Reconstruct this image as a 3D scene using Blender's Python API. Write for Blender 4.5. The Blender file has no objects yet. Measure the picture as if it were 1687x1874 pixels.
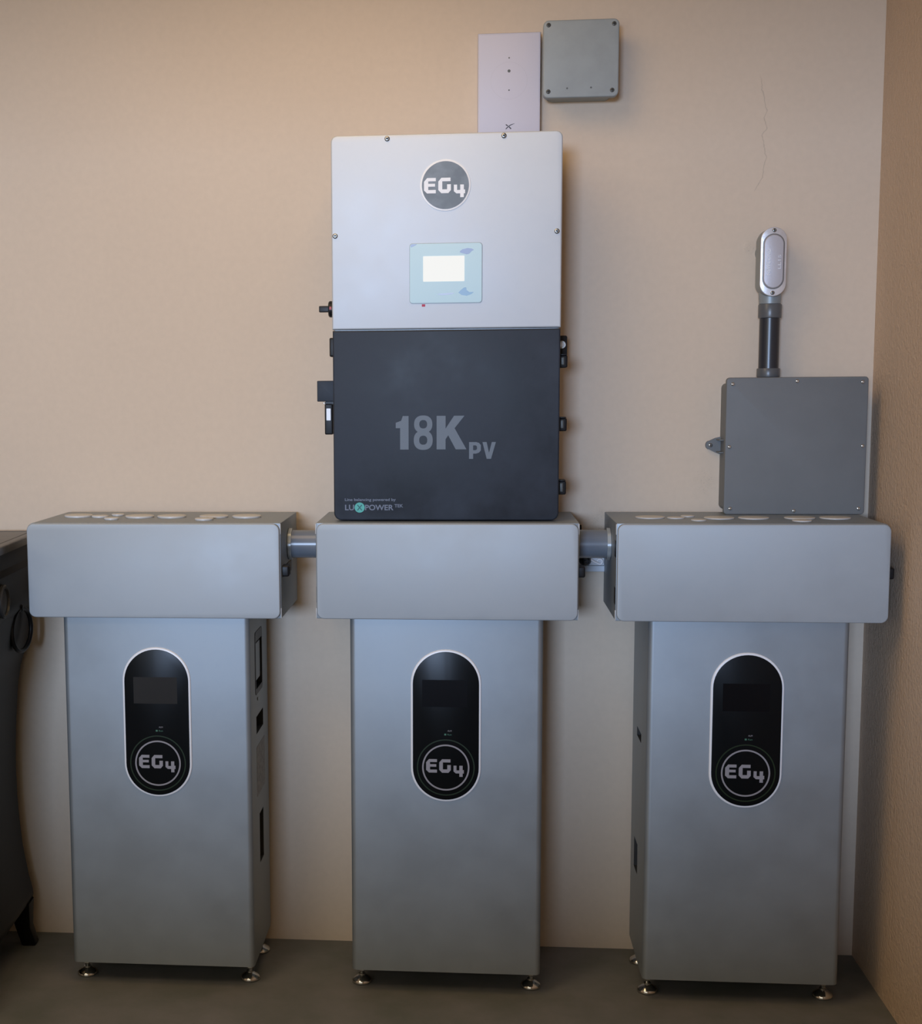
import bpy, bmesh, math, random
from mathutils import Vector, Matrix
random.seed(4)
PI = math.pi
sc = bpy.context.scene
col = sc.collection

# ------------------------------------------------------------------ camera
W_PX, H_PX = 1687.0, 1874.0
F, PX, PY = 2620.57, 613.37, 1029.28
cd = bpy.data.cameras.new('camera')
cam = bpy.data.objects.new('camera', cd)
col.objects.link(cam)
yaw, pit, rol = -0.0966, -0.1200, -0.0081
cy, sy, cp, sp, cr, sr = math.cos(yaw), math.sin(yaw), math.cos(pit), math.sin(pit), math.cos(rol), math.sin(rol)
fw = Vector((sy * cp, cy * cp, sp)); rt = Vector((cy, -sy, 0)); up = rt.cross(fw)
rt2 = rt * cr + up * sr; up2 = up * cr - rt * sr
M = Matrix((rt2, up2, -fw)).transposed().to_4x4()
M.translation = Vector((0.0609, -3.5999, 1.4369))
cam.matrix_world = M
cd.sensor_fit = 'HORIZONTAL'; cd.sensor_width = 36.0
cd.lens = 36.0 * F / W_PX
cd.shift_x = (W_PX / 2 - PX) / W_PX
cd.shift_y = (PY - H_PX / 2) / W_PX
cd.clip_start = 0.05
sc.camera = cam

# ------------------------------------------------------------------ light
sc.view_settings.view_transform = 'Standard'
sc.view_settings.look = 'None'
sc.view_settings.gamma = 1.0
sc.view_settings.exposure = 0.0
sc.view_settings.use_curve_mapping = False

world = bpy.data.worlds.new('world'); sc.world = world
world.use_nodes = True
bg = world.node_tree.nodes['Background']
bg.inputs[0].default_value = (0.60, 0.78, 1.0, 1); bg.inputs[1].default_value = 0.2

def area(name, loc, rot, sx, sy_, power, color):
    l = bpy.data.lights.new(name, 'AREA'); l.shape = 'RECTANGLE'; l.size = sx; l.size_y = sy_
    l.energy = power; l.color = color
    o = bpy.data.objects.new(name, l); col.objects.link(o); o.location = loc; o.rotation_euler = rot
    return o
# daylight far outside, cut by an unseen window opening shaped for the falloff
area('sky_daylight', (-1.15, -9.0, 1.75), (PI / 2, 0, 0), 1.4, .9, 405, (0.485, 0.665, 1.0))
# added fill panel just inside the opening, softer than the daylight
area('window_fill', (-1.3, -4.16, 1.51), (PI / 2, 0, 0), 2.6, 0.96, 17, (0.97, 0.95, 0.80))
# two unseen warm fill panels, added to brighten the upper wall
area('ceiling_fill', (-1.4, -2.2, 2.62), (0, 0, 0), 0.9, 0.9, 17, (1.0, 0.78, 0.52))
area('ceiling_fill', (-.3, -1.0, 2.62), (0, 0, 0), 0.9, 0.9, 9, (1.0, 0.69, 0.36))

# ------------------------------------------------------------------ materials
def mat(name, color, rough=0.5, metal=0.0, spec=0.5, coat=0.0, emit=None, es=0.0,
        smudge=0.0, smudge_scale=6.0, bump=0.0, bump_scale=400.0, rough_var=0.0, aniso=None):
    m = bpy.data.materials.new(name); m.use_nodes = True
    nt = m.node_tree; n = nt.nodes; b = n['Principled BSDF']
    b.inputs['Base Color'].default_value = (*color, 1)
    b.inputs['Roughness'].default_value = rough
    b.inputs['Metallic'].default_value = metal
    b.inputs['Specular IOR Level'].default_value = spec
    b.inputs['Coat Weight'].default_value = coat
    if emit:
        b.inputs['Emission Color'].default_value = (*emit, 1); b.inputs['Emission Strength'].default_value = es
    tc = n.new('ShaderNodeTexCoord')
    if smudge > 0 or rough_var > 0:
        nz = n.new('ShaderNodeTexNoise'); nz.inputs['Scale'].default_value = smudge_scale
        nz.inputs['Detail'].default_value = 5; nz.inputs['Roughness'].default_value = 0.6
        nt.links.new(tc.outputs['Object'], nz.inputs['Vector'])
    if smudge > 0:
        mr = n.new('ShaderNodeMapRange'); mr.inputs[1].default_value = 0.35; mr.inputs[2].default_value = 0.65
        mr.inputs[3].default_value = 1 - smudge; mr.inputs[4].default_value = 1 + smudge * 0.4
        nt.links.new(nz.outputs['Fac'], mr.inputs[0])
        mx = n.new('ShaderNodeMix'); mx.data_type = 'RGBA'; mx.blend_type = 'MULTIPLY'
        mx.inputs[0].default_value = 1; mx.inputs[6].default_value = (*color, 1)
        nt.links.new(mr.outputs[0], mx.inputs[7]); nt.links.new(mx.outputs[2], b.inputs['Base Color'])
    if rough_var > 0:
        mr2 = n.new('ShaderNodeMapRange'); mr2.inputs[1].default_value = 0.35; mr2.inputs[2].default_value = 0.65
        mr2.inputs[3].default_value = rough - rough_var; mr2.inputs[4].default_value = rough + rough_var
        nt.links.new(nz.outputs['Fac'], mr2.inputs[0]); nt.links.new(mr2.outputs[0], b.inputs['Roughness'])
    if bump > 0:
        nb = n.new('ShaderNodeTexNoise'); nb.inputs['Scale'].default_value = bump_scale; nb.inputs['Detail'].default_value = 3
        nt.links.new(tc.outputs['Object'], nb.inputs['Vector'])
        bp = n.new('ShaderNodeBump'); bp.inputs['Strength'].default_value = bump; bp.inputs['Distance'].default_value = 0.001
        nt.links.new(nb.outputs['Fac'], bp.inputs['Height']); nt.links.new(bp.outputs[0], b.inputs['Normal'])
    return m

M_SILVER = mat('silver_painted_steel', (0.300, 0.335, 0.362), 0.47, 0.55, smudge=0.07, smudge_scale=7, rough_var=0.03, bump=0.05, bump_scale=900)
M_LID = mat('silver_lid', (0.385, 0.420, 0.445), 0.56, 0.36, smudge=0.05, smudge_scale=9, rough_var=0.03)
M_INV = mat('inverter_silver', (0.585, 0.625, 0.665), 0.56, 0.32, smudge=0.04, smudge_scale=9, rough_var=0.03)
M_INVSIDE = mat('inverter_side_metal', (0.40, 0.41, 0.41), 0.45, 0.6)
M_BLACK_COVER = mat('black_powder_coat', (0.024, 0.031, 0.045), 0.48, 0.0, 0.28, smudge=0.55, smudge_scale=6, rough_var=0.06)
M_BLACK = mat('black_plastic', (0.010, 0.010, 0.011), 0.42, 0.0, 0.3)
M_GLOSSBLACK = mat('gloss_black_panel', (0.004, 0.005, 0.006), 0.28, 0.0, 0.14)
M_SCREEN_OFF = mat('dark_screen', (0.003, 0.003, 0.004), 0.28, 0.0, 0.13)
M_SCREEN_REFL = mat('grey_reflection_screen', (0.028, 0.028, 0.028), 0.2, 0.0, 0.16)  # dark screen with a grey reflection put into the base colour
M_WHITE = mat('white_rim_plastic', (0.80, 0.82, 0.86), 0.35)
M_ROUTER = mat('white_router_plastic', (0.60, 0.59, 0.68), 0.5)
M_LETTER = mat('grey_lettering', (0.27, 0.26, 0.285), 0.5)
M_LETTER_W = mat('white_lettering', (0.85, 0.86, 0.88), 0.4)
M_LETTER_B = mat('slate_lettering', (0.125, 0.152, 0.185), 0.5)
M_LETTER_S = mat('faint_slate_lettering', (0.14, 0.165, 0.23), 0.5)
M_TEAL = mat('teal_disc', (0.07, 0.42, 0.38), 0.5)
M_TEALD = mat('dark_teal', (0.0, 0.10, 0.11), 0.5)
M_GREEN = mat('dim_green_ring', (0.010, 0.026, 0.010), 0.3)
M_GREEN2 = mat('green_mark', (0.05, 0.16, 0.10), 0.5)
M_BADGE = mat('badge_grey_metal', (0.17, 0.18, 0.18), 0.45, 0.3, smudge=0.25, smudge_scale=22)
M_CHROME = mat('chrome', (0.62, 0.61, 0.58), 0.16, 1.0)
M_STEEL = mat('dull_steel_screw', (0.40, 0.40, 0.38), 0.3, 1.0)
M_DARKSTEEL = mat('dark_screw', (0.10, 0.10, 0.09), 0.45, 0.6)
M_FILM = mat('pale_blue_screen_film', (0.50, 0.66, 0.72), 0.5, 0.0, 0.2, emit=(0.50, 0.78, 1.0), es=0.15)  # faint blue glow added in place of light reflected by the film
M_FILM2 = mat('blue_film_tear', (0.30, 0.38, 0.58), 0.3)
M_FILM3 = mat('deeper_blue_film_tear', (0.20, 0.36, 0.52), 0.3)
M_LIT = mat('lit_screen', (0.15, 0.15, 0.15), 0.5, emit=(1.0, 1.0, 0.95), es=0.74)
M_LITTXT = mat('screen_text', (0.5, 0.55, 0.5), 0.4, emit=(0.8, 0.86, 0.83), es=0.5)
M_RED = mat('red_sticker', (0.45, 0.02, 0.06), 0.5)
M_JB1 = mat('light_grey_box_plastic', (0.31, 0.345, 0.355), 0.55, smudge=0.06, smudge_scale=20)
M_JB2 = mat('dark_grey_pvc', (0.148, 0.155, 0.157), 0.55, smudge=0.05, smudge_scale=12, bump=0.08, bump_scale=300)
M_PVC = mat('grey_pvc_pipe', (0.165, 0.19, 0.225), 0.26, smudge=0.04)
M_PVCB = mat('dark_pvc_pipe', (0.028, 0.030, 0.036), 0.30)
M_COUP = mat('grey_pvc_coupling', (0.10, 0.105, 0.11), 0.32)
M_CAST = mat('cast_aluminium', (0.72, 0.70, 0.70), 0.33, 0.55, smudge=0.10, smudge_scale=40, bump=0.15, bump_scale=250)
M_CASTG = mat('grey_cast_body', (0.28, 0.31, 0.32), 0.42, 0.25)
M_NUT = mat('zinc_locknut', (0.44, 0.48, 0.50), 0.38, 0.5)
M_CAP = mat('pale_grey_knockout_cap', (0.56, 0.555, 0.54), 0.42)
M_LABEL = mat('grey_side_label', (0.24, 0.24, 0.235), 0.5, smudge=0.35, smudge_scale=90)
M_CAV = mat('dark_recess', (0.02, 0.02, 0.02), 0.7)
M_CHEST = mat('black_lacquer', (0.0045, 0.0045, 0.005), 0.42, 0.0, 0.18, smudge=0.1)
M_CHESTTOP = mat('dark_brown_grey_top', (0.06, 0.055, 0.046), 0.33, smudge=0.3, smudge_scale=25)
M_KNOB = mat('dark_grey_boss', (0.035, 0.037, 0.04), 0.45)
M_OUT = mat('white_outlet_plastic', (0.66, 0.69, 0.73), 0.45)
M_CORD = mat('pale_grey_cord', (0.85, 0.85, 0.87), 0.5)

def wall_material(name, base, rough_plaster=0.5, marks=False, stipple=0.0):
    m = bpy.data.materials.new(name); m.use_nodes = True
    nt = m.node_tree; n = nt.nodes; L = nt.links.new; b = n['Principled BSDF']
    b.inputs['Roughness'].default_value = 0.62; b.inputs['Specular IOR Level'].default_value = 0.35
    geo = n.new('ShaderNodeNewGeometry')
    pos = geo.outputs['Position']
    def noise(scale, detail=4, rough=0.55):
        z = n.new('ShaderNodeTexNoise'); z.inputs['Scale'].default_value = scale
        z.inputs['Detail'].default_value = detail; z.inputs['Roughness'].default_value = rough
        L(pos, z.inputs['Vector']); return z.outputs['Fac']
    def mrange(src, a, b_, c, d):
        r = n.new('ShaderNodeMapRange'); r.inputs[1].default_value = a; r.inputs[2].default_value = b_
        r.inputs[3].default_value = c; r.inputs[4].default_value = d; L(src, r.inputs[0]); return r.outputs[0]
    def math_(op, a, b_=None, c=None):
        k = n.new('ShaderNodeMath'); k.operation = op
        for i, v in enumerate((a, b_, c)):
            if v is None: continue
            if isinstance(v, (int, float)): k.inputs[i].default_value = v
            else: L(v, k.inputs[i])
        return k.outputs[0]
    def mulc(csock, fac):
        mx = n.new('ShaderNodeMix'); mx.data_type = 'RGBA'; mx.blend_type = 'MULTIPLY'; mx.inputs[0].default_value = 1
        L(csock, mx.inputs[6]); L(fac, mx.inputs[7]); return mx.outputs[2]
    rgb = n.new('ShaderNodeRGB'); rgb.outputs[0].default_value = (*base, 1); c = rgb.outputs[0]
    c = mulc(c, mrange(noise(1.6), 0.3, 0.7, 0.965, 1.02))
    c = mulc(c, mrange(noise(60, 3), 0.3, 0.7, 0.975, 1.015))
    height = math_('MULTIPLY', noise(140, 4), 0.25)
    height = math_('ADD', height, math_('MULTIPLY', noise(9, 3), 0.9))
    if stipple > 0:
        height = math_('ADD', height, math_('MULTIPLY', noise(85, 5, 0.7), stipple))
    if marks:
        sep = n.new('ShaderNodeSeparateXYZ'); L(pos, sep.inputs[0]); X, Z = sep.outputs[0], sep.outputs[2]
        pts = [(1.8994, .7284), (1.9323, .7468), (1.9805, .7557), (2.0317, .7441), (2.0478, .7564), (2.0734, .7493), (2.0884, .7540), (2.143, .7411), (2.1745, .7377)]
        z0, z1, x0, x1 = 1.8994, 2.1745, .70, .78
        fc = n.new('ShaderNodeFloatCurve'); cu = fc.mapping.curves[0]
        q = [((z - z0) / (z1 - z0), (x - x0) / (x1 - x0)) for z, x in pts]
        cu.points[0].location = q[0]; cu.points[1].location = q[-1]
        for p in q[1:-1]: cu.points.new(*p)
        for p in cu.points: p.handle_type = 'VECTOR'
        fc.mapping.update()
        L(mrange(Z, z0, z1, 0, 1), fc.inputs['Value'])
        cx = math_('ADD', math_('MULTIPLY', fc.outputs[0], x1 - x0), x0)
        cx = math_('ADD', cx, math_('MULTIPLY', math_('SUBTRACT', noise(70, 2), 0.5), 0.008))
        d = math_('ABSOLUTE', math_('SUBTRACT', X, cx))
        inz = math_('MULTIPLY', mrange(Z, z0, z0 + 0.01, 0, 1), mrange(Z, z1 - 0.02, z1, 1, 0))
        crack = math_('MULTIPLY', mrange(d, 0.0006, 0.0014, 1, 0), inz)
        c = mulc(c, mrange(crack, 0, 1, 1.0, 0.80))
        # rough plaster patches and small scuffs
        def patch(px, pz, r, strength, dark):
            nonlocal c, height
            dx = math_('SUBTRACT', X, px); dz = math_('SUBTRACT', Z, pz)
            dd = math_('SQRT', math_('ADD', math_('MULTIPLY', dx, dx), math_('MULTIPLY', dz, dz)))
            dd = math_('ADD', dd, math_('MULTIPLY', math_('SUBTRACT', noise(30, 3), 0.5), r))
            mk = mrange(dd, r * 0.4, r, 1, 0)
            height = math_('ADD', height, math_('MULTIPLY', math_('MULTIPLY', noise(220, 5, 0.75), mk), strength))
            sp_ = math_('MULTIPLY', mrange(noise(320, 3, 0.7), 0.60, 0.68, 0, 1), mk)
            c = mulc(c, mrange(sp_, 0, 1, 1.0, dark))
        patch(.385, 1.095, .055, 5.0, 0.6)
        patch(.628, 1.205, .035, 1.5, 0.5)
        patch(.722, 1.770, .016, 3.0, 0.25)
    L(c, b.inputs['Base Color'])
    bp = n.new('ShaderNodeBump'); bp.inputs['Strength'].default_value = rough_plaster; bp.inputs['Distance'].default_value = 0.0016
    L(height, bp.inputs['Height']); L(bp.outputs[0], b.inputs['Normal'])
    return m

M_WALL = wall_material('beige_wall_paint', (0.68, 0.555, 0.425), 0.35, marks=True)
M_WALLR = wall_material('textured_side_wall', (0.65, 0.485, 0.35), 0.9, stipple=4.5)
M_WALLP = wall_material('plain_wall_paint', (0.68, 0.555, 0.425), 0.3)
M_CEIL = mat('ceiling_paint', (0.62, 0.50, 0.36), 0.8)

def floor_material():
    m = bpy.data.materials.new('smooth_concrete'); m.use_nodes = True
    nt = m.node_tree; n = nt.nodes; L = nt.links.new; b = n['Principled BSDF']
    b.inputs['Roughness'].default_value = 0.55
    geo = n.new('ShaderNodeNewGeometry')
    z = n.new('ShaderNodeTexNoise'); z.inputs['Scale'].default_value = 5; z.inputs['Detail'].default_value = 8; z.inputs['Roughness'].default_value = 0.62
    L(geo.outputs['Position'], z.inputs['Vector'])
    r = n.new('ShaderNodeValToRGB')
    r.color_ramp.elements[0].position = 0.35; r.color_ramp.elements[0].color = (0.130, 0.138, 0.128, 1)
    r.color_ramp.elements[1].position = 0.68; r.color_ramp.elements[1].color = (0.190, 0.185, 0.190, 1)
    L(z.outputs['Fac'], r.inputs[0]); L(r.outputs[0], b.inputs['Base Color'])
    z2 = n.new('ShaderNodeTexNoise'); z2.inputs['Scale'].default_value = 90; z2.inputs['Detail'].default_value = 4
    L(geo.outputs['Position'], z2.inputs['Vector'])
    bp = n.new('ShaderNodeBump'); bp.inputs['Strength'].default_value = 0.15; bp.inputs['Distance'].default_value = 0.001
    L(z2.outputs['Fac'], bp.inputs['Height']); L(bp.outputs[0], b.inputs['Normal'])
    return m
M_FLOOR = floor_material()

# ------------------------------------------------------------------ mesh helpers
def obj(name, bm, m, parent=None, smooth=True, angle=35, loc=None):
    bmesh.ops.recalc_face_normals(bm, faces=bm.faces)
    if smooth:
        for f in bm.faces: f.smooth = True
        lim = math.radians(angle)
        for e in bm.edges:
            e.smooth = len(e.link_faces) == 2 and e.calc_face_angle(0) < lim
    me = bpy.data.meshes.new(name); bm.to_mesh(me); bm.free()
    for k in (m if isinstance(m, (list, tuple)) else [m]): me.materials.append(k)
    o = bpy.data.objects.new(name, me); col.objects.link(o)
    if parent: o.parent = parent
    if loc: o.location = loc
    return o
def tag(o, label=None, cat=None, group=None, kind=None):
    for k, v in (('label', label), ('category', cat), ('group', group), ('kind', kind)):
        if v: o[k] = v
    return o
def thing(name, label, cat, loc=(0, 0, 0), rz=0, group=None):
    o = bpy.data.objects.new(name, None); col.objects.link(o); o.empty_display_size = 0.05
    o.location = loc; o.rotation_euler = (0, 0, rz)
    return tag(o, label, cat, group)
def struct(name, bm, m):
    return tag(obj(name, bm, m, smooth=False), kind='structure')

def rr(x0, z0, x1, z1, r, n=6):
    """rounded rectangle, r = radius or (bl, br, tr, tl)"""
    if isinstance(r, (int, float)): r = (r,) * 4
    out = []
    for (cx, cz, sx, sz, rad, a0) in ((x0, z0, 1, 1, r[0], PI), (x1, z0, -1, 1, r[1], 1.5 * PI), (x1, z1, -1, -1, r[2], 0), (x0, z1, 1, -1, r[3], 0.5 * PI)):
        if rad <= 1e-6: out.append((cx, cz)); continue
        for i in range(n + 1):
            a = a0 + (PI / 2) * i / n
            out.append((cx + sx * rad + rad * math.cos(a), cz + sz * rad + rad * math.sin(a)))
    return out
def inset_rr(x0, z0, x1, z1, r, o, n=6):
    if isinstance(r, (int, float)): r = (r,) * 4
    return rr(x0 + o, z0 + o, x1 - o, z1 - o, tuple(max(q - o, 1e-5) if q > 1e-6 else 1e-5 for q in r), n)
AX = {'y': lambda a, b, h: (a, h, b), 'x': lambda a, b, h: (h, a, b), 'z': lambda a, b, h: (a, b, h)}
def tri(bm):
    bmesh.ops.recalc_face_normals(bm, faces=bm.faces); bm.normal_update()
    fs = [f for f in bm.faces if len(f.verts) > 4]
    if fs: bmesh.ops.triangulate(bm, faces=fs, ngon_method='EAR_CLIP')
def loft(bm, loops, heights, axis='y', cap0=True, cap1=True):
    vs = []
    f = AX[axis]
    for lp, h in zip(loops, heights): vs.append([bm.verts.new(f(a, b, h)) for a, b in lp])
    n = len(vs[0])
    for i in range(len(vs) - 1):
        for j in range(n):
            bm.faces.new((vs[i][j], vs[i][(j + 1) % n], vs[i + 1][(j + 1) % n], vs[i + 1][j]))
    if cap0: bm.faces.new(vs[0][::-1])
    if cap1: bm.faces.new(vs[-1])
    return bm
def prism(bm, pts, h0, h1, axis='y'): return loft(bm, [pts, pts], [h0, h1], axis)
def slab(bm, x0, z0, x1, z1, yb, yf, r=0.01, b=0.003, n=6, axis='y', seg=3):
    """plate with rounded outline and an eased edge on its yf side"""
    s = 1 if yf > yb else -1
    loops = [inset_rr(x0, z0, x1, z1, r, 0, n)]; hs = [yb]
    b = min(b, abs(yf - yb) * 0.95)
    for i in range(seg + 1):
        a = PI / 2 * i / seg
        loops.append(inset_rr(x0, z0, x1, z1, r, b * (1 - math.cos(a)), n)); hs.append(yf - s * b * (1 - math.sin(a)))
    return loft(bm, loops, hs, axis)
def circ(cx, cz, r, n=32): return [(cx + r * math.cos(2 * PI * i / n), cz + r * math.sin(2 * PI * i / n)) for i in range(n)]
def disc(bm, cx, cz, r, h0, h1, axis='y', n=32, b=0.0):
    if b <= 0: return prism(bm, circ(cx, cz, r, n), h0, h1, axis)
    s = 1 if h1 > h0 else -1
    loops = [circ(cx, cz, r, n)]; hs = [h0]
    for i in range(4):
        a = PI / 2 * i / 3
        loops.append(circ(cx, cz, r - b * (1 - math.cos(a)), n)); hs.append(h1 - s * b * (1 - math.sin(a)))
    return loft(bm, loops, hs, axis)
def ring(bm, outer, inner, h0, h1, axis='y'):
    f = AX[axis]; n = len(outer)
    A = [bm.verts.new(f(a, b, h0)) for a, b in outer]; B = [bm.verts.new(f(a, b, h1)) for a, b in outer]
    C = [bm.verts.new(f(a, b, h0)) for a, b in inner]; D = [bm.verts.new(f(a, b, h1)) for a, b in inner]
    for i in range(n):
        j = (i + 1) % n
        for q in ((A[i], A[j], B[j], B[i]), (C[j], C[i], D[i], D[j]), (B[i], B[j], D[j], D[i]), (A[j], A[i], C[i], C[j])): bm.faces.new(q)
    return bm
def lathe(bm, prof, c=(0, 0, 0), axis='z', n=32):
    """prof = [(radius, height)]"""
    vs = []
    for r, h in prof:
        row = []
        for i in range(n):
            a = 2 * PI * i / n; p, q = r * math.cos(a), r * math.sin(a)
            v = {'z': (p, q, h), 'y': (p, h, q), 'x': (h, p, q)}[axis]
            row.append(bm.verts.new((v[0] + c[0], v[1] + c[1], v[2] + c[2])))
        vs.append(row)
    for i in range(len(vs) - 1):
        for j in range(n):
            k = (j + 1) % n
            bm.faces.new((vs[i][j], vs[i][k], vs[i + 1][k], vs[i + 1][j]))
    bm.faces.new(vs[0][::-1]); bm.faces.new(vs[-1])
    return bm
def box(bm, x0, y0, z0, x1, y1, z1, bev=0.0):
    pts = rr(x0, z0, x1, z1, 0)
    b2 = bmesh.new(); prism(b2, pts, y0, y1)
    if bev: bmesh.ops.bevel(b2, geom=list(b2.edges), offset=bev, segments=2, affect='EDGES', profile=0.5)
    me = bpy.data.meshes.new('tmp'); b2.to_mesh(me); b2.free(); bm.from_mesh(me); bpy.data.meshes.remove(me)
    return bm
def tube(bm, pts, r, n=12, closed=False):
    P = [Vector(p) for p in pts]; rows = []; m = len(P)
    prev = None
    for i, p in enumerate(P):
        if closed: t = P[(i + 1) % m] - P[i - 1]
        else: t = P[min(i + 1, m - 1)] - P[max(i - 1, 0)]
        t.normalize()
        ref = prev if prev is not None else (Vector((0, 0, 1)) if abs(t.z) < 0.9 else Vector((1, 0, 0)))
        u = (ref - t * ref.dot(t)).normalized(); w = t.cross(u); prev = u
        rows.append([bm.verts.new(p + (u * math.cos(2 * PI * k / n) + w * math.sin(2 * PI * k / n)) * r) for k in range(n)])
    R_ = m if closed else m - 1
    for i in range(R_):
        a, b = rows[i], rows[(i + 1) % m]
        for k in range(n): bm.faces.new((a[k], a[(k + 1) % n], b[(k + 1) % n], b[k]))
    if not closed: bm.faces.new(rows[0][::-1]); bm.faces.new(rows[-1])
    return bm
def text_bm(s, x0, x1, z0, z1, y, depth=0.0006, fat=0.0, italic=0.0, rot=False):
    """extruded lettering that fills the given rectangle on a plane facing -y"""
    cu = bpy.data.curves.new('lettering', 'FONT'); cu.body = s; cu.offset = fat; cu.extrude = 0.05; cu.resolution_u = 6
    cu.shear = italic
    o = bpy.data.objects.new('lettering', cu); col.objects.link(o)
    dg = bpy.context.evaluated_depsgraph_get(); dg.update()
    me = bpy.data.meshes.new_from_object(o.evaluated_get(dg))
    bpy.data.objects.remove(o); bpy.data.curves.remove(cu)
    bm = bmesh.new(); bm.from_mesh(me); bpy.data.meshes.remove(me)
    if rot:
        for v in bm.verts: v.co = Vector((-v.co.y, v.co.x, v.co.z))
    xs = [v.co.x for v in bm.verts]; ys = [v.co.y for v in bm.verts]
    ax, bx, ay, by = min(xs), max(xs), min(ys), max(ys)
    for v in bm.verts:
        v.co = Vector((x0 + (v.co.x - ax) / (bx - ax) * (x1 - x0), y - depth * (v.co.z + 0.05) * 10, z0 + (v.co.y - ay) / (by - ay) * (z1 - z0)))
    return bm
def screw(parent, x, z, y, r, m=None, slot='hex', h=None, name='screw'):
    """head facing -y"""
    h = h or r * 0.55
    bm = bmesh.new()
    lathe(bm, [(r, 0), (r, -h * 0.45), (r * 0.86, -h * 0.8), (r * 0.55, -h), (r * 0.46, -h), (r * 0.42, -h * 0.55)], axis='y', n=20)
    o = obj(name, bm, m or M_STEEL, parent, loc=(x, y, z))
    if slot:
        bm = bmesh.new()
        if slot == 'hex': disc(bm, 0, 0, r * 0.42, -h * 0.55, -h * 0.62, n=6)
        else:
            box(bm, -r * 0.8, -h * 1.02, -r * 0.13, r * 0.8, -h * 0.9, r * 0.13); box(bm, -r * 0.13, -h * 1.02, -r * 0.8, r * 0.13, -h * 0.9, r * 0.8)
        obj('recess', bm, M_CAV, o, smooth=False)
    return o
def dup(root):
    r = root.copy(); col.objects.link(r)
    for ch in root.children:
        c = ch.copy(); col.objects.link(c); c.parent = r
        for g in ch.children:
            d = g.copy(); col.objects.link(d); d.parent = c
    return r

# the three characters of the round badge, in units of the badge radius
EG4 = [
    [(-.83, .22), (-.71, .36), (-.37, .36), (-.37, .235), (-.665, .235), (-.665, .14), (-.40, .14), (-.40, .03), (-.665, .03), (-.665, -.095), (-.37, -.095), (-.37, -.225), (-.71, -.225), (-.83, -.11)],
    [(-.275, .22), (-.155, .36), (.20, .36), (.20, .225), (-.12, .225), (-.12, -.08), (.065, -.08), (.065, .11), (.215, .11), (.215, -.11), (.115, -.225), (-.155, -.225), (-.275, -.10)],
    [(.33, .09), (.455, .09), (.455, -.115), (.575, -.115), (.575, .09), (.715, .09), (.715, -.10), (.765, -.10), (.765, -.245), (.715, -.245), (.715, -.39), (.575, -.39), (.575, -.245), (.43, -.245), (.33, -.16)]]
def badge_letters(bm, cx, cz, R, y, dz=0.0, d=0.0008):
    for g in EG4: prism(bm, [(cx + a * R, cz + (b + dz) * R) for a, b in g], y, y - d)
    tri(bm)
    return bm

# ------------------------------------------------------------------ the room
RX = 1.0219
def quad_box(x0, y0, z0, x1, y1, z1):
    bm = bmesh.new(); return box(bm, x0, y0, z0, x1, y1, z1)
struct('floor', quad_box(-3.4, -4.3, -0.1, RX + .1, 0.1, 0), M_FLOOR)
struct('wall_back', quad_box(-3.4, 0, 0, RX + .1, 0.1, 2.8), M_WALL)
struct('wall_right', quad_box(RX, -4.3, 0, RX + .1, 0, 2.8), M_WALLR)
struct('wall_left', quad_box(-3.4, -4.3, 0, -3.3, 0, 2.8), M_WALLP)
struct('ceiling', quad_box(-3.4, -4.3, 2.7, RX + .1, 0.1, 2.8), M_CEIL)
bm = bmesh.new()
box(bm, -3.4, -4.3, 0, -2.65, -4.2, 2.7); box(bm, .45, -4.3, 0, RX + .1, -4.2, 2.7); box(bm, -2.65, -4.3, 2.10, .45, -4.2, 2.7); box(bm, -2.65, -4.3, 0, .45, -4.2, 1.0)
struct('wall_front', bm, M_WALLP)  # unseen; sill and header heights set to shape light on the back wall

# ------------------------------------------------------------------ battery cabinets
CW, CF, CB, CZ0, CZ1 = 0.4477, -0.3136, -0.0309, 0.0535, 0.9080
def carved(bm, cutters, mats):
    """cut pockets into a closed shell"""
    bmesh.ops.recalc_face_normals(bm, faces=bm.faces)
    me = bpy.data.meshes.new('shell'); bm.to_mesh(me); bm.free(); me.materials.append(mats[0]); me.materials.append(mats[1])
    o = bpy.data.objects.new('shell', me); col.objects.link(o)
    cm = bmesh.new()
    for c in cutters: box(cm, *c)
    bmesh.ops.recalc_face_normals(cm, faces=cm.faces)
    cme = bpy.data.meshes.new('cut'); cm.to_mesh(cme); cm.free(); cme.materials.append(mats[0]); cme.materials.append(mats[1])
    for p in cme.polygons: p.material_index = 1
    co = bpy.data.objects.new('cut', cme); col.objects.link(co)
    md = o.modifiers.new('b', 'BOOLEAN'); md.operation = 'DIFFERENCE'; md.solver = 'EXACT'; md.object = co
    dg = bpy.context.evaluated_depsgraph_get(); dg.update()
    out = bpy.data.meshes.new_from_object(o.evaluated_get(dg))
    bpy.data.objects.remove(o); bpy.data.objects.remove(co)
    b2 = bmesh.new(); b2.from_mesh(out); bpy.data.meshes.remove(out)
    return b2

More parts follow.
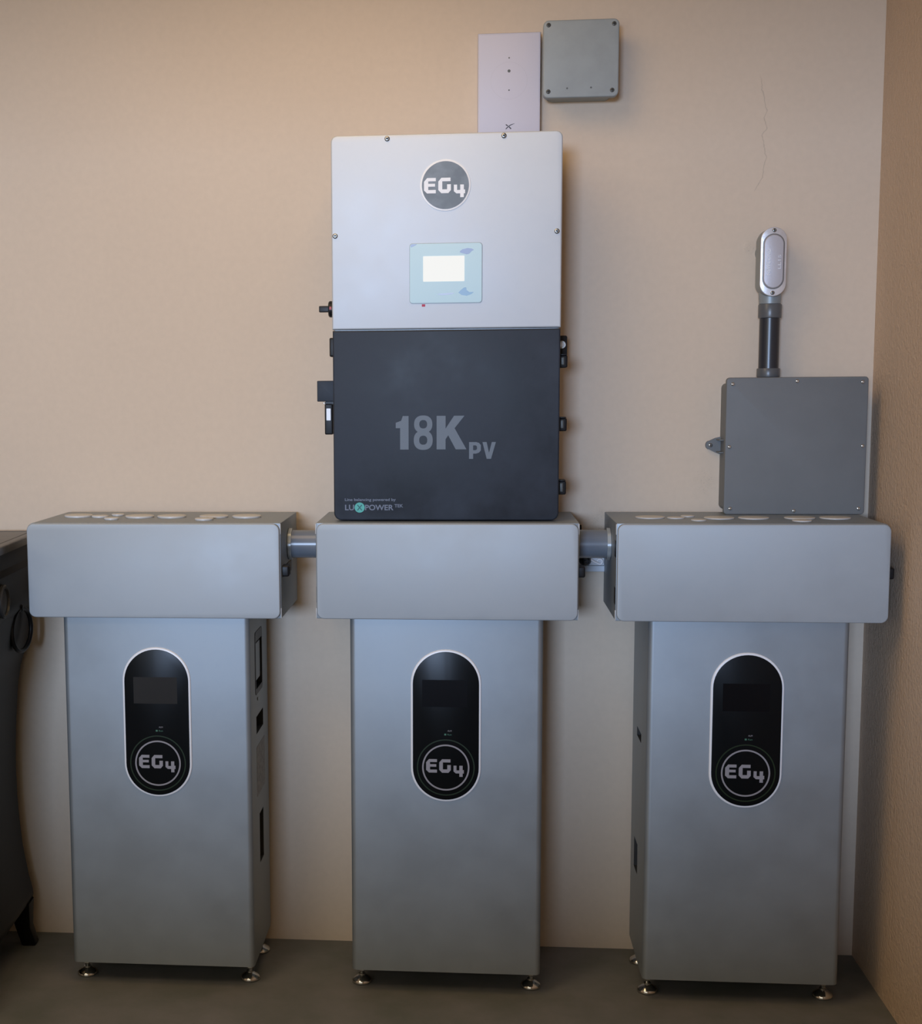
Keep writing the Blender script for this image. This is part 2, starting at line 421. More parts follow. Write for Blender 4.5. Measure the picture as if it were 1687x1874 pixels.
def make_cabinet():
    t = thing('battery_cabinet', 'tall silver battery cabinet with black oval display, standing next to the black chest', 'battery cabinet')
    h = CW / 2
    bm = bmesh.new()
    # bent sheet: rounded front vertical edges
    pts = rr(-h, CF, h, CB, (.013, .013, .003, .003), 6)
    loft(bm, [pts, pts], [CZ0, CZ1], 'z')
    bm = carved(bm, [(h - .03, -.228, .716, h + .02, -.128, .836),      # handle pocket
                     (h - .03, -.2255, .607, h + .02, -.115, .650),     # upper slot
                     (h - .03, -.195, .275, h + .02, -.133, .400),      # lower slot
                     (-h - .02, -.212, .596, -h + .03, -.125, .618),
                     (-h - .02, -.175, .260, -h + .03, -.104, .335)], [M_SILVER, M_CAV])
    obj('cabinet_body', bm, [M_SILVER, M_CAV], t, angle=40)
    # side handle: black frame, grey flap and a bail set into the pocket
    hd = obj('side_handle', ring(bmesh.new(), rr(-.234, .704, -.122, .858, .010), rr(-.226, .718, -.130, .834, .004), h, h + .0012, 'x'), M_BLACK, t, angle=50)
    bm = bmesh.new(); prism(bm, rr(-.205, .735, -.134, .826, .008), h - .014, h - .003, 'x'); obj('handle_flap', bm, M_SILVER, hd)
    bm = bmesh.new()
    tube(bm, [(h - .016, -.220, .828), (h - .006, -.220, .820), (h - .004, -.219, .776), (h - .006, -.220, .732), (h - .016, -.220, .724)], .0035); obj('handle_bail', bm, M_BLACK, hd)
    bm = bmesh.new(); lathe(bm, [(.004, h), (.0045, h + .002), (.002, h + .003)], (0, -.20, .690), 'x', 12)
    obj('side_screw', bm, M_STEEL, t)
    bm = bmesh.new(); prism(bm, rr(-.228, .452, -.098, .575, .001), h, h + .0006, 'x'); obj('side_label', bm, M_LABEL, t, smooth=False)
    # display
    zc, w, hh = .655, .1615, .3600
    z0, z1, x0, x1 = zc - hh / 2, zc + hh / 2, -w / 2, w / 2
    bm = bmesh.new(); slab(bm, x0 - .0012, z0 - .0012, x1 + .0012, z1 + .0012, CF, CF - .0045, w / 2, .003, 14)
    rim = obj('display_rim', bm, M_WHITE, t); tag(rim, 'white oval rim')
    bm = bmesh.new(); slab(bm, x0 + .0038, z0 + .0038, x1 - .0038, z1 - .0038, CF - .003, CF - .0056, w / 2 - .0038, .0006, 14)
    dp = obj('display_panel', bm, M_GLOSSBLACK, t); tag(dp, 'glossy black oval display panel')
    yf = CF - .0056
    bm = bmesh.new(); prism(bm, rr(-.055, .701, .050, .765, .0005), yf, yf - .0002); obj('screen', bm, M_SCREEN_OFF, dp, smooth=False)
    cz, R = .5565, .0552
    bm = bmesh.new(); ring(bm, circ(0, cz, R, 64), circ(0, cz, R - .0036, 64), yf, yf - .0006)
    badge_letters(bm, 0, cz, R, yf, 0.0, .0006); bd = obj('round_badge', bm, M_LETTER, dp, smooth=False); tag(bd, 'grey ring around the letters EG4')
    bm = bmesh.new(); ring(bm, circ(0, cz, .0675, 64), circ(0, cz, .0648, 64), yf, yf - .0002); obj('light_ring', bm, M_GREEN, dp, smooth=False)
    bm = text_bm('ALM', .004, .0135, .6425, .6460, yf, .0003); obj('indicator_text', bm, M_LETTER, dp, smooth=False)
    bm = text_bm('Run', .0040, .0135, .6335, .6372, yf, .0003); box(bm, -.0035, yf - .0003, .6335, .0010, yf, .6375); obj('indicator_text', bm, M_GREEN2, dp, smooth=False)
    # levelling feet
    for sx in (-1, 1):
        for yy in (-.2560, -.0790):
            fx = sx * .2042
            bm = bmesh.new()
            lathe(bm, [(.0215, 0), (.0245, .002), (.0245, .006), (.0215, .0105), (.012, .0165), (.0085, .0185), (.0085, .022)], n=32)
            ft = obj('levelling_foot', bm, M_CHROME, t, loc=(fx, yy, 0)); tag(ft, 'round chrome levelling foot')
            bm = bmesh.new()
            prof = [(.0055, .020)]
            for i in range(14): prof += [(.0050, .0215 + i * .0024), (.0058, .0227 + i * .0024)]
            lathe(bm, prof, n=16); obj('threaded_rod', bm, M_STEEL, ft)
            bm = bmesh.new(); prism(bm, circ(0, 0, .0105, 6), .031, .039, 'z'); obj('hex_nut', bm, M_CHROME, ft, smooth=False)
    return t
XC = (-.6838, 0.0, .6852); YC = (-.0049, 0.0, -.0044)
c1 = make_cabinet(); c1.location = (XC[0] - .001, YC[0], 0); c1['group'] = 'battery cabinets along the wall'
c2 = dup(c1); c2.location = (XC[1] - .001, 0, 0); c2['label'] = 'tall silver battery cabinet with black oval display, standing below the inverter'
c3 = dup(c1); c3.location = (XC[2] - .001, YC[2], 0); c3['label'] = 'tall silver battery cabinet with black oval display, standing by the room corner'
# the first cabinet's screen has a grey reflection painted into its colour
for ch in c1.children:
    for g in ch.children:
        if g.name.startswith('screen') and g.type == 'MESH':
            g.data = g.data.copy(); g.data.materials[0] = M_SCREEN_REFL; g['label'] = 'greyish screen with a round reflection'

# ------------------------------------------------------------------ wiring boxes
BW, BH, BF, BB, BZ = .5991, .2234, -.3333, -.0221, 1.1314
CAPS = [(-.2218, -.158, .0345), (-.1640, -.173, .0205), (-.1205, -.232, .0178), (-.1305, -.128, .0162), (-.0650, -.173, .0350), (.0140, -.172, .0352), (.1075, -.245, .0220), (.1180, -.172, .0350), (.1985, -.171, .0352)]
def make_wiring_box(k, label):
    t = thing('wiring_box', label, 'wiring box', (XC[k], YC[k], BZ - BH), 0, 'wiring boxes on the battery cabinets')
    h = BW / 2
    bm = bmesh.new()
    slab(bm, -h - .0015, .0004, h + .0015, BH + .0003, BB, BF + .010, ((.017, .0015, .0015, .017), (.0015,) * 4, (.0015, .017, .017, .0015))[k], .001, 6)
    obj('box_body', bm, M_SILVER, t)
    bm = bmesh.new()
    slab(bm, -h + .0005, .0008, h - .0005, BH - .0008, BF + .0098, BF, .0165, .0022, 7)
    obj('front_lid', bm, M_LID, t)
    # seam gasket between lid and body
    bm = bmesh.new(); prism(bm, rr(-h + .001, .0012, h - .001, BH - .0012, .014), BF + .0102, BF + .0088); obj('gasket', bm, M_CAV, t)
    # welded corner seams
    for sx in ((1,), (-1, 1), (-1,))[k]:
        for z in (BH - .0255, .001):
            bm = bmesh.new(); box(bm, sx * (h + .0013) - .0016, BF + .0085, z, sx * (h + .0013) + .0006, BF + .0125, z + .024, .0006)
            obj('corner_seam', bm, M_CAP, t)
    # latch on the right
    bm = bmesh.new(); slab(bm, -.305, .096, -.268, .122, h + .001, h + .0175, .004, .004, 4, 'x')
    la = obj('latch', bm, M_BLACK, t); tag(la, 'black plastic latch')
    bm = bmesh.new(); slab(bm, -.262, .090, -.140, .118, h + .001, h + .0030, .003, .002, 3, 'x'); obj('latch_base', bm, M_BLACK, la)
    bm = bmesh.new(); slab(bm, -.290, .100, -.280, .118, h + .0172, h + .0182, .002, .0008, 3, 'x'); obj('latch_grip', bm, M_BLACK, la)
    # hinges on the left
    for z in (.145, .037):
        bm = bmesh.new(); box(bm, -h - .0022, -.320, z, -h - .0008, -.288, z + .038, .0005); obj('hinge', bm, M_BLACK, t)
    if k != 1:
        for (x, y, r) in CAPS:
            dx = .012 if k == 2 else 0
            bm = bmesh.new(); disc(bm, 0, 0, r - .001, 0, .0012, 'z'); disc(bm, 0, 0, r, .0012, .0030 if k else .0050, 'z', 40, .0018)
            o = obj('knockout_cap', bm, M_CAP, t, loc=(x + dx, y - (.022 if k == 2 else 0), BH + .0003))
    return t
make_wiring_box(0, 'silver wiring box with nine round caps on top, left end next to black chest')
make_wiring_box(1, 'silver wiring box directly under the black lower cover of the inverter')
make_wiring_box(2, 'silver wiring box with round caps on top, next to the right wall')

# horizontal conduits between the boxes
def hpipe(x0, x1, y, z, r, label, left_nut, right_nut):
    t = thing('conduit_pipe', label, 'pipe', ((x0 + x1) / 2, y, z), 0, 'pipes joining the wiring boxes')
    c = (x0 + x1) / 2
    bm = bmesh.new(); lathe(bm, [(r, x0 - c), (r, x1 - c)], axis='x', n=48); obj('pipe', bm, M_PVC, t)
    for on, xx, s in ((left_nut, x0, 1), (right_nut, x1, -1)):
        if not on: continue
        bm = bmesh.new()
        n = 48; lob = [((r + .0035 + .0012 * math.cos(8 * 2 * PI * i / n)) * math.cos(2 * PI * i / n), (r + .0035 + .0012 * math.cos(8 * 2 * PI * i / n)) * math.sin(2 * PI * i / n)) for i in range(n)]
        prism(bm, lob, xx - c + s * .0015, xx - c + s * .0095, 'x'); obj('locknut', bm, M_NUT, t, angle=50)
    return t
hx = BW / 2 + .0015
hpipe(XC[0] + hx, XC[1] - hx, -.185, 1.0680, .0335, 'short grey plastic pipe joining the left and middle wiring boxes', True, True)
hpipe(XC[1] + hx, XC[2] - hx, -.185, 1.0695, .0335, 'short grey plastic pipe between the middle and right wiring boxes, above the white outlet', True, True)

# ------------------------------------------------------------------ inverter
IX, IF = -.003, -.285
inv = thing('inverter', 'large wall inverter, silver above and black below, with lit display', 'inverter', (IX, 0, 1.1345))
Z0 = 1.1345
def iz(z): return z - Z0
h = .26
bm = bmesh.new(); slab(bm, -h + .003, iz(1.142), h - .003, iz(2.003), -.002, -.262, (.012, .012, .012, .012), .001, 5); obj('chassis', bm, M_INVSIDE, inv)
bm = bmesh.new(); slab(bm, -h, iz(1.5735), h, iz(2.0068), -.245, IF, (.0012, .0012, .0150, .0150), .0035, 7)
obj('upper_cover', bm, M_INV, inv)
bm = bmesh.new(); slab(bm, -h + .0008, iz(1.1345), h - .0008, iz(1.5710), -.245, IF, (.0170, .0170, .0012, .0012), .0035, 7)
obj('lower_cover', bm, M_BLACK_COVER, inv)
for x, z in ((-.1350, 1.9975), (.1265, 1.9980), (-.2515, 1.7847), (.2490, 1.7866)):
    screw(inv, x - IX if abs(x) < .2 else x, iz(z), IF, .0058, M_STEEL)
# round badge
cx, cz, R = -.004 - IX, iz(1.8925), .0568
bm = bmesh.new(); disc(bm, cx, cz, R, IF, IF - .0016, n=64, b=.0006); bd = obj('round_badge', bm, M_LETTER_W, inv); tag(bd, 'round grey badge with a white rim and white letters EG4')
bm = bmesh.new(); disc(bm, cx, cz, R - .0040, IF - .0012, IF - .0020, n=64); obj('badge_face', bm, M_BADGE, bd)
bm = bmesh.new(); badge_letters(bm, cx, cz, R * 1.02, IF - .0020, -.08, .0006); obj('badge_lettering', bm, M_LETTER_W, bd, smooth=False)
# display
X0, X1, ZA, ZB = -.0842 - IX, .0785 - IX, iz(1.6312), iz(1.7640)
bm = bmesh.new(); slab(bm, X0 - .0010, ZA - .0010, X1 + .0010, ZB + .0010, IF, IF - .0012, .007, .0003, 5); fr = obj('display_gasket', bm, M_CASTG, inv)
bm = bmesh.new(); slab(bm, X0, ZA, X1, ZB, IF, IF - .0020, .0065, .0006, 5); dp = obj('display_panel', bm, M_FILM, inv); tag(dp, 'pale blue display glass with bubbled film')
y = IF - .0020
bm = bmesh.new(); slab(bm, -.0543 - IX, iz(1.6790), .0394 - IX, iz(1.7360), y, y - .0004, .0015, .0001, 3); obj('lit_screen', bm, M_LIT, dp, smooth=False)
def film(pts, m):
    # outline given in display fractions
    bm = bmesh.new(); q = [(X0 + (X1 - X0) * a, ZB + (ZA - ZB) * b) for a, b in pts]
    prism(bm, q, y, y - .0003)
    tri(bm)
    return obj('film_tear', bm, m, dp, smooth=False)
film([(.695, .135), (.73, .105), (.80, .085), (.86, .095), (.89, .118), (.86, .135), (.825, .180), (.79, .190), (.70, .160)], M_FILM2)
film([(.675, .830), (.71, .785), (.755, .745), (.785, .745), (.790, .790), (.83, .825), (.89, .825), (.85, .860), (.79, .885), (.72, .870)], M_FILM3)
film([(.005, .03), (.03, .007), (.10, .006), (.06, .035), (.015, .06)], M_FILM2)
film([(.37, .850), (.48, .838), (.60, .832), (.62, .845), (.56, .862), (.44, .872)], mat('faint_blue_film_tear', (.42, .50, .66), .3))
bm = bmesh.new(); prism(bm, rr(-.0572 - IX, iz(1.6232), -.0496 - IX, iz(1.6288), .0006), IF, IF - .0005); st = obj('sticker', bm, M_RED, inv, smooth=False); tag(st, 'tiny red sticker below the display')
# lettering of the lower cover
def itext(nm, s, x0, x1, z0, z1, m, fat=0.0, italic=0.0):
    return obj(nm, text_bm(s, x0 - IX, x1 - IX, iz(z0), iz(z1), IF, .0005, fat, italic), m, inv, smooth=False)
# bold figures drawn as outlines
def P(pts, bm, x0, z0, w, hh):
    prism(bm, [(x0 + a * w - IX, iz(z0 + b * hh)) for a, b in pts], IF, IF - .0005)
bm = bmesh.new()
zb, zh = 1.2985, .0770
P([(.34, 0), (1, 0), (1, 1), (.55, 1), (.42, .86), (.0, .80), (.0, .64), (.34, .64)], bm, -.1175, zb, .0295, zh)
def oval(cx, cz, rx, rz, n=40, p=2.35):
    out = []
    for i in range(n):
        a = 2 * PI * i / n; c, s = math.cos(a), math.sin(a)
        out.append((cx + rx * math.copysign(abs(c) ** (2 / p), c), cz + rz * math.copysign(abs(s) ** (2 / p), s)))
    return out
x8, w8 = -.0760, .0435
ring(bm, oval(x8 + w8 / 2 - IX, iz(zb + zh * .277), w8 / 2, zh * .290), oval(x8 + w8 / 2 - IX, iz(zb + zh * .277), w8 / 2 - .0125, zh * .135), IF, IF - .0005)
ring(bm, oval(x8 + w8 / 2 - IX, iz(zb + zh * .752), w8 / 2 - .0008, zh * .262), oval(x8 + w8 / 2 - IX, iz(zb + zh * .752), w8 / 2 - .0128, zh * .125), IF, IF - .00052)
P([(0, 0), (.31, 0), (.31, .30), (.40, .42), (.66, 0), (1.03, 0), (.62, .63), (.96, 1), (.60, 1), (.31, .62), (.31, 1), (0, 1)], bm, -.0235, zb, .0665, zh)
tri(bm)
lt = obj('large_lettering', bm, M_LETTER_B, inv, smooth=False); tag(lt, 'large slate grey 18K PV lettering')
bm = bmesh.new()
zb2, zh2 = 1.2765, .0385
xp = .0510; wp = .0275
P([(0, 0), (.34, 0), (.34, .31), (.58, .31), (.82, .37), (.98, .50), (.98, .82), (.82, .95), (.58, 1), (0, 1)], bm, xp, zb2, wp, zh2)
P([(.0, 1), (.33, 1), (.52, .36), (.74, 1), (1.06, 1), (.68, 0), (.34, 0)], bm, .0815, zb2, .0290, zh2)
tri(bm)
obj('small_lettering', bm, M_LETTER_B, inv, smooth=False)
bm = bmesh.new(); prism(bm, rr(xp + .0092 - IX, iz(zb2 + .0200), xp + .0180 - IX, iz(zb2 + .0310), (.001, .004, .004, .001)), IF, IF - .0008); obj('letter_counter', bm, M_BLACK_COVER, inv, smooth=False)
itext('maker_lettering', 'Line balancing powered by', -.2365, -.1180, 1.1775, 1.1858, M_LETTER_S, .018)
itext('maker_lettering', 'LU', -.2362, -.2150, 1.1578, 1.1708, M_LETTER_S, .02)
itext('maker_lettering', 'POWER', -.1895, -.1235, 1.1578, 1.1708, M_LETTER_S, .02)
itext('maker_lettering', 'TEK', -.1210, -.1010, 1.1645, 1.1720, M_LETTER_S, .02)
bm = bmesh.new(); disc(bm, -.2022 - IX, iz(1.1642), .0118, IF, IF - .0006, n=40); mk = obj('maker_mark', bm, M_TEAL, inv, smooth=False); tag(mk, 'round teal mark with a dark X')
bm = bmesh.new()
def stroke(bm, a, b, w, y0, y1):
    a, b = Vector(a), Vector(b); d = (b - a).normalized(); n_ = Vector((-d.y, d.x)) * w / 2
    prism(bm, [tuple(a + n_), tuple(a - n_), tuple(b - n_), tuple(b + n_)], y0, y1)
ox, oz = -.2022 - IX, iz(1.1642)
for s in (1, -1): stroke(bm, (ox - .0052 * s, oz - .0062), (ox + .0052 * s, oz + .0062), .0024, IF - .0006, IF - .0009 - .0001 * s)
obj('x_mark', bm, M_TEALD, mk, smooth=False)
# rotary switch on the left side
bm = bmesh.new(); lathe(bm, [(.0190, -h - .001), (.0190, -h - .0135), (.0165, -h - .0160)], (0, -.2, iz(1.6250)), 'x', 32); rs = obj('rotary_switch', bm, M_BLACK, inv)
bm = bmesh.new(); slab(bm, -.207, iz(1.6180), -.193, iz(1.6325), -h - .015, -h - .0385, .002, .002, 3, 'x'); obj('switch_knob', bm, M_BLACK, rs)
bm = bmesh.new(); box(bm, -h - .0125, -.2195, iz(1.6232), -h - .0080, -.2185, iz(1.6300)); obj('red_mark', bm, mat('red_print', (.5, .08, .06), .5), rs, smooth=False)
# side screws
for x, z in ((-h + .0015, 1.7649), (-h + .0015, 1.6491), (h - .0015, 1.7667), (h - .0015, 1.6477)):
    s = -1 if x < 0 else 1
    bm = bmesh.new(); lathe(bm, [(.0050, x), (.0050, x + s * .0030), (.0030, x + s * .0048)], (0, -.24, iz(z)), 'x', 16); obj('side_screw', bm, M_STEEL, inv)
# carrying lip left, communication box, dongle
bm = bmesh.new(); slab(bm, -.23, iz(1.5135), -.15, iz(1.5575), -h + .004, -h - .0122, .004, .003, 4, 'x'); obj('grip', bm, M_BLACK, inv)
bm = bmesh.new(); slab(bm, -h - .0430, iz(1.4094), -h + .004, iz(1.4580), -.160, -.222, .0018, .0015, 4); cb = obj('communication_box', bm, M_BLACK_COVER, inv)
bm = bmesh.new(); slab(bm, -h - .0265, iz(1.3315), -h - .0075, iz(1.4040), -.180, -.214, .003, .003, 4); dg_ = obj('communication_dongle', bm, M_BLACK, inv)
bm = bmesh.new(); box(bm, -h - .0250, -.212, iz(1.4030), -h - .0060, -.186, iz(1.4100)); obj('dongle_plug', bm, M_BLACK, dg_)
bm = bmesh.new(); slab(bm, -h - .0222, iz(1.3650), -h - .0122, iz(1.3930), -.214, -.2143, .001, .0001, 2); obj('dongle_label', bm, M_WHITE, dg_, smooth=False)
bm = bmesh.new(); lathe(bm, [(.0022, -.21), (.0022, -.216), (.001, -.217)], (-h - .0272, 0, iz(1.4060)), 'y', 10); obj('side_screw', bm, M_STEEL, inv)
# wall bracket with bolt, and latches right
bm = bmesh.new(); slab(bm, h - .006, iz(1.5130), h + .0250, iz(1.5604), -.112, -.120, (.001, .001, .004, .001), .001, 4); br = obj('mounting_bracket', bm, M_BLACK, inv)
bm = bmesh.new(); lathe(bm, [(.0095, -.12), (.0095, -.1215), (.0085, -.1222)], (h + .0125, 0, iz(1.5390)), 'y', 24); obj('washer', bm, M_STEEL, br)
bm = bmesh.new(); prism(bm, circ(h + .0125, iz(1.5390), .0062, 6), -.1222, -.1290); obj('bolt', bm, M_CHROME, br, smooth=False)
for za, zb_ in ((1.4828, 1.5115), (1.3376, 1.3678), (1.1908, 1.2226)):
    bm = bmesh.new(); slab(bm, -.245, iz(za), -.205, iz(zb_), h - .004, h + .0185, .003, .004, 4, 'x'); la = obj('latch', bm, M_BLACK, inv)
    bm = bmesh.new(); slab(bm, h + .003, iz(za + .006), h + .0115, iz(zb_ - .004), -.245, -.2475, .002, .0015, 4); obj('latch_grip', bm, M_DARKSTEEL, la)
    bm = bmesh.new(); box(bm, h - .001, -.250, iz(zb_), h + .0165, -.205, iz(zb_ + .0025), .0006); obj('latch_hook', bm, M_BLACK, la)

# ------------------------------------------------------------------ white router standing on the inverter
ro = thing('router', 'flat white upright router with a small X mark, standing on top of the inverter', 'router', (.1425, 0, 2.0072))
bm = bmesh.new(); slab(bm, -.0745, 0, .0750, .2712, -.003, -.0400, .002, .0050, 3, seg=2); obj('case', bm, M_ROUTER, ro)
yR = -.0400
bm = bmesh.new(); ring(bm, circ(0, .1597, .0432, 72), circ(0, .1597, .0428, 72), yR, yR - .0001); obj('circle_mark', bm, mat('faint_circle_print', (.50, .49, .56), .5), ro, smooth=False)
bm = bmesh.new()
for x, z, r in ((0, .2125, .0018), (0, .1822, .0036), (.0002, .1378, .0018)): disc(bm, x, z, r, yR, yR - .0003, n=16)
obj('indicator_dots', bm, M_DARKSTEEL, ro, smooth=False)
bm = bmesh.new()
mx_, mz = .0015, .0540
sw = [(-.0085, -.0062, .0030), (-.002, -.0006, .0028), (.004, .0032, .0020), (.0120, .0060, .0008)]
pts = [(mx_ + a, mz + b + w / 2) for a, b, w in sw] + [(mx_ + a, mz + b - w / 2) for a, b, w in reversed(sw)]
prism(bm, pts, yR, yR - .0003)
stroke(bm, (mx_ - .0085, mz + .0042), (mx_ - .0036, mz + .0006), .0024, yR, yR - .0002)
stroke(bm, (mx_ - .0006, mz - .0018), (mx_ + .0042, mz - .0062), .0026, yR, yR - .0002)
tri(bm)
obj('emblem', bm, mat('ink_print', (.03, .03, .045), .5), ro, smooth=False)

# ------------------------------------------------------------------ small upper junction box
jb = thing('junction_box', 'small square grey junction box high on the wall beside the router', 'junction box', (.3085, 0, 2.1145))
bm = bmesh.new(); slab(bm, -.0790, .0065, .0790, .1700, -.0004, -.0700, .018, .0008, 6); obj('box_body', bm, M_JB1, jb)
bm = bmesh.new(); slab(bm, -.0878, 0, .0878, .1765, -.0695, -.0900, .0125, .0032, 7); obj('lid', bm, M_JB1, jb)
for x, z in ((-.0757, .1655), (.0757, .1645), (.0730, .0145), (-.0752, .0145)): screw(jb, x, z, -.0893, .0052, M_DARKSTEEL, 'cross', .0018)
bm = bmesh.new()
for x, z in ((-.0315, .0210), (.0240, .0215)): disc(bm, x, z, .0022, -.0895, -.0902, n=14)
obj('dents', bm, M_DARKSTEEL, jb)

# ------------------------------------------------------------------ large lower junction box
jb = thing('junction_box', 'large square dark grey junction box on the wall above the right wiring box', 'junction box', (.8225, 0, 1.1320))
bm = bmesh.new(); slab(bm, -.1592, .006, .1592, .3130, -.0005, -.0900, .012, .001, 5); obj('box_body', bm, M_JB2, jb)
bm = bmesh.new(); slab(bm, -.1638, 0, .1638, .3260, -.0880, -.1000, .0085, .0022, 6); obj('lid', bm, M_JB2, jb)
for x, z in ((-.1495, .3107), (-.0005, .3165), (.1495, .3135), (-.1540, .1620), (.1545, .1630), (-.1490, .0145), (.0003, .0090), (.1500, .0145)):
    screw(jb, x, z, -.1000, .0042, M_CHROME, None, .0032)
bm = bmesh.new()
prism(bm, [(-.158, .1395), (-.158, .1830), (-.172, .1800), (-.1855, .1735)] + [(-.1845 + .0105 * math.cos(a), .1628 + .0112 * math.sin(a)) for a in [PI / 2 + .5 + (PI - 1.0) * i / 8 for i in range(9)]] + [(-.1855, .1520), (-.172, .1450)], -.0005, -.0100)
lug = obj('mounting_lug', bm, M_JB2, jb)
for s in (1, -1):
    bm = bmesh.new(); box(bm, -.1700, -.055, .1615 + s * .0150 - .0015, -.1585, -.008, .1615 + s * .0150 + .0015, .0005); obj('lug_rib', bm, M_JB2, lug)
screw(jb, -.1835, .1627, -.0100, .0050, M_CHROME, 'cross', .003, name='wall_screw')

# ------------------------------------------------------------------ vertical conduit and fitting
vp = thing('conduit_pipe', 'short dark upright pipe with two grey couplings above the large junction box', 'pipe', (.7645, -.050, 1.4450))
bm = bmesh.new(); lathe(bm, [(.0235, .013), (.0235, .187)], n=40); obj('pipe', bm, M_PVCB, vp)
for a, b, r, nm in ((.1530, .1860, .0272, 'coupling'), (.0130, .0345, .0272, 'coupling')):
    bm = bmesh.new(); lathe(bm, [(r - .0025, a), (r - .0005, a + .001), (r, a + .003), (r, b - .002), (r - .0010, b)], n=40); obj(nm, bm, M_COUP, vp)
cf = thing('conduit_fitting', 'oval metal conduit fitting with screwed cover, above the dark upright pipe', 'conduit fitting', (.7620, 0, 1.6400))
bm = bmesh.new()
# capsule body, slightly narrower at the wall
l0 = rr(-.0285, .012, .0265, .163, .0260, 9); l1 = rr(-.0300, .008, .0270, .166, .0275, 9)
loft(bm, [l0, l1, l1], [-.022, -.040, -.086]); fb = obj('fitting_body', bm, M_CASTG, cf)
bm = bmesh.new(); lathe(bm, [(.0235, -.0090), (.0250, -.0080), (.0260, .006), (.0265, .022), (.0255, .040)], (.0015, -.050, 0), n=36); obj('threaded_hub', bm, M_CASTG, fb)
bm = bmesh.new(); lathe(bm, [(.0230, .0), (.0230, -.03)], (-.004, 0, .115), 'y', 32); obj('wall_spigot', bm, M_CASTG, fb)
bm = bmesh.new(); slab(bm, -.0305, .0075, .0295, .1675, -.0860, -.0905, .0300, .0010, 12); cv = obj('cover', bm, M_CAST, cf); tag(cv, 'bright cast metal cover with raised lettering')
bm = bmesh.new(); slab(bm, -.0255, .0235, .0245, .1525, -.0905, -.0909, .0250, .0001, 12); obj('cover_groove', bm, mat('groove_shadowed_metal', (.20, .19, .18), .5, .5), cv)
bm = bmesh.new(); slab(bm, -.0230, .0262, .0220, .1500, -.0905, -.0935, .0225, .0022, 12); obj('raised_face', bm, mat('cast_face', (0.52, 0.50, 0.52), 0.45, 0.3, bump=0.15, bump_scale=250), cv)
bm = text_bm('NEWCOND', -.0175, -.0080, .0560, .1170, -.0933, .0014, .03, rot=True); obj('cast_lettering', bm, M_WHITE, cv, smooth=False)
bm = text_bm('LL15', .0090, .0160, .0700, .1030, -.0933, .0014, .02, rot=True); obj('cast_lettering', bm, M_CAST, cv, smooth=False)
screw(cf, -.0005, .1600, -.0905, .0048, M_STEEL, 'cross', .0025); screw(cf, -.0008, .0155, -.0905, .0048, M_STEEL, 'cross', .0025)

# ------------------------------------------------------------------ outlet behind the right pipe
ou = thing('wall_outlet', 'small white surface outlet low on the wall behind the right pipe', 'outlet', (.350, 0, .984))
bm = bmesh.new(); slab(bm, -.055, 0, .0365, .065, -.001, -.0340, .002, .002, 3); obj('outlet_box', bm, M_OUT, ou)
bm = bmesh.new(); slab(bm, -.052, .0165, .0335, .0620, -.0340, -.0400, .003, .001, 3); obj('face_plate', bm, M_OUT, ou)
bm = bmesh.new(); box(bm, -.052, -.0350, .0148, .0335, -.0338, .0164); obj('plate_seam', bm, M_CAV, ou, smooth=False)
pl = thing('power_plug', 'black plug pushed into the white outlet behind the right pipe', 'plug', (.336, -.0405, 1.0150))
bm = bmesh.new(); lathe(bm, [(.0150, 0), (.0150, -.012), (.0105, -.030), (.006, -.036)], axis='y', n=20); obj('plug_body', bm, M_BLACK, pl)
bm = bmesh.new(); tube(bm, [(0, -.034, 0), (-.003, -.050, .004), (-.010, -.052, .020), (-.014, -.045, .050), (-.016, -.040, .090)], .004, 10); obj('plug_lead', bm, M_BLACK, pl)
bm = bmesh.new()
pts = [(.344 + .020 * i / 5, -.052, 1.0200 - .013 * i / 5) for i in range(5)]
pts += [(.3715 + .0062 * math.cos(a), -.052, 1.0110 + .0062 * math.sin(a)) for a in [-2.2 + 5.0 * i / 16 for i in range(17)]]
tube(bm, pts, .0026, 10)
tag(obj('cord', bm, M_CORD), 'thin pale cord curling over the white outlet', 'cord')

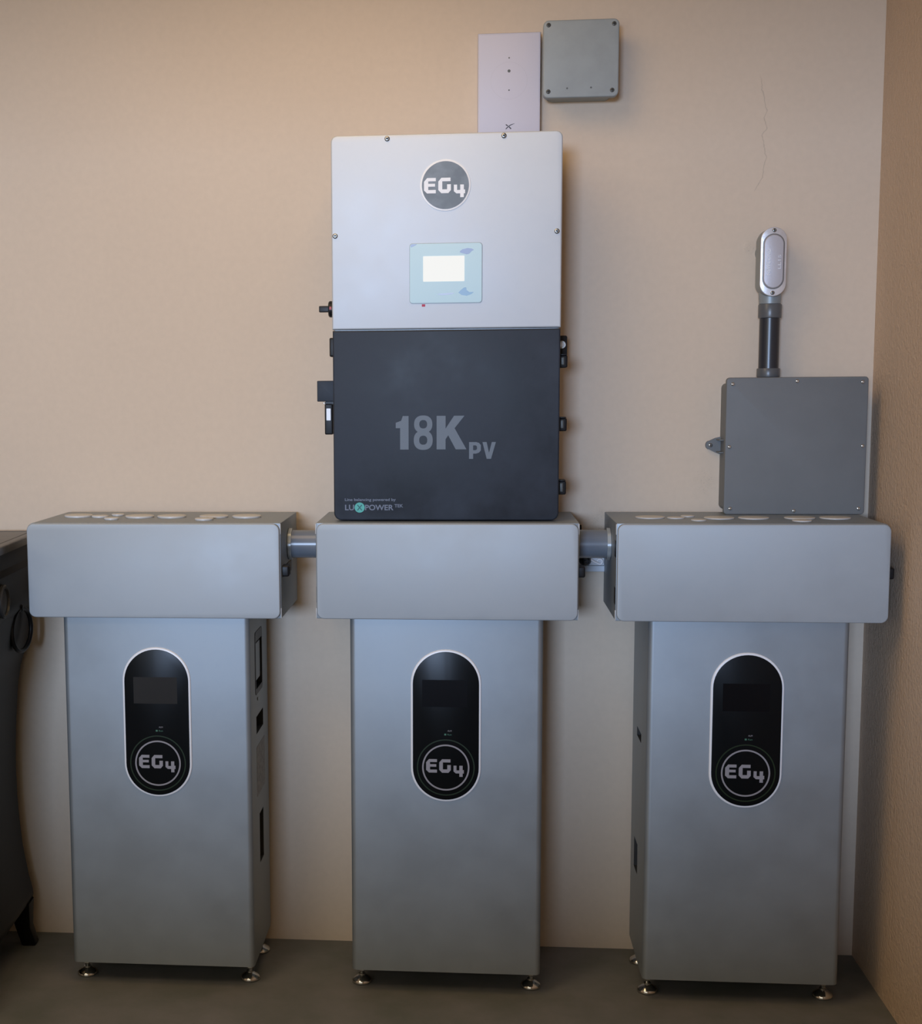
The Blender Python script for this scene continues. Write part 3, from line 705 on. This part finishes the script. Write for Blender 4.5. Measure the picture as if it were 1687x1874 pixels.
# ------------------------------------------------------------------ black chest at the left edge
RZ = math.radians(3.4)
ch = thing('storage_chest', 'black lacquered chest with bowed side and ring handle, cut off at the left edge', 'chest', (-1.086, -.060, 0), RZ)
prof = [(.118, -.0035), (.128, .0), (.145, -.0015), (.18, -.0105), (.26, -.0235), (.33, -.030), (.40, -.0335), (.46, -.0345), (.52, -.0335), (.60, -.0290), (.68, -.0220), (.74, -.0125), (.78, .000), (.82, .009), (.865, .014), (.895, .018)]
CD = .50; CWD = .80
bm = bmesh.new()
out = [(x, z) for z, x in prof] + [(-CWD - x, z) for z, x in reversed(prof)]
b2 = prism(bm, out, 0, -CD)
tri(bm)
obj('chest_body', bm, M_CHEST, ch, angle=25)
bm = bmesh.new()
pr_ = [(.893, .018), (.905, .024), (.925, .023), (.935, .018), (.955, .017), (.972, .020), (.985, .024), (1.004, .030), (1.020, .026), (1.032, .030), (1.050, .040), (1.066, .044)]
prism(bm, [(x, z) for z, x in pr_] + [(-CWD - x, z) for z, x in reversed(pr_)], .004, -CD - .01)
tri(bm)
obj('moulding', bm, M_CHEST, ch, angle=30)
bm = bmesh.new(); slab(bm, -CWD - .048, -CD - .03, .048, .012, 1.066, 1.086, .006, .005, 4, 'z'); tp = obj('chest_top', bm, M_CHESTTOP, ch); tag(tp, 'brownish dark top board')
bm = bmesh.new(); ring(bm, rr(-CWD, -CD + .03, .030, -.004, .004), rr(-CWD + .003, -CD + .033, .027, -.007, .003), 1.0858, 1.0864, 'z'); obj('top_inlay', bm, M_BLACK, tp, smooth=False)
# ring handle and boss on the side
bm = bmesh.new()
rc, ang = Vector((.022, -.112, .850)), math.radians(12)
tube(bm, [(rc.x + .046 * math.sin(ang) * math.cos(a), rc.y + .056 * math.cos(a), rc.z + .0530 * math.sin(a)) for a in [2 * PI * i / 40 for i in range(40)]], .0058, 12, True)
rg = obj('ring_handle', bm, M_BLACK, ch)
bm = bmesh.new(); lathe(bm, [(.012, -.004), (.012, .010), (.007, .016)], (.012, -.112, .904), 'x', 20); obj('handle_mount', bm, M_BLACK, rg)
bm = bmesh.new(); lathe(bm, [(.040, .0), (.040, .020), (.037, .023), (.033, .023), (.031, .019), (.004, .021)], (.010, -.285, .946), 'x', 40); obj('side_boss', bm, M_KNOB, ch)
# splayed feet
for sx, syy in ((1, 0), (-1, 0), (1, 1), (-1, 1)):
    bm = bmesh.new()
    secs = [(.120, -.052, .002, .060), (.085, -.046, .000, .052), (.050, -.040, -.002, .044), (.022, -.032, .006, .040), (.004, -.028, .011, .038), (.0, -.026, .009, .036)]
    loops = []
    for z, xa, xb, dy in secs: loops.append([(a, b) for a, b in rr(xa, -dy, xb, 0, .006, 4)])
    f = loft(bm, loops, [s[0] for s in secs], 'z')
    o = obj('chest_foot', bm, M_CHEST, ch)
    o.location = (0 if sx > 0 else -CWD, 0 if not syy else -CD, 0); o.scale = (sx, -1 if syy else 1, 1)
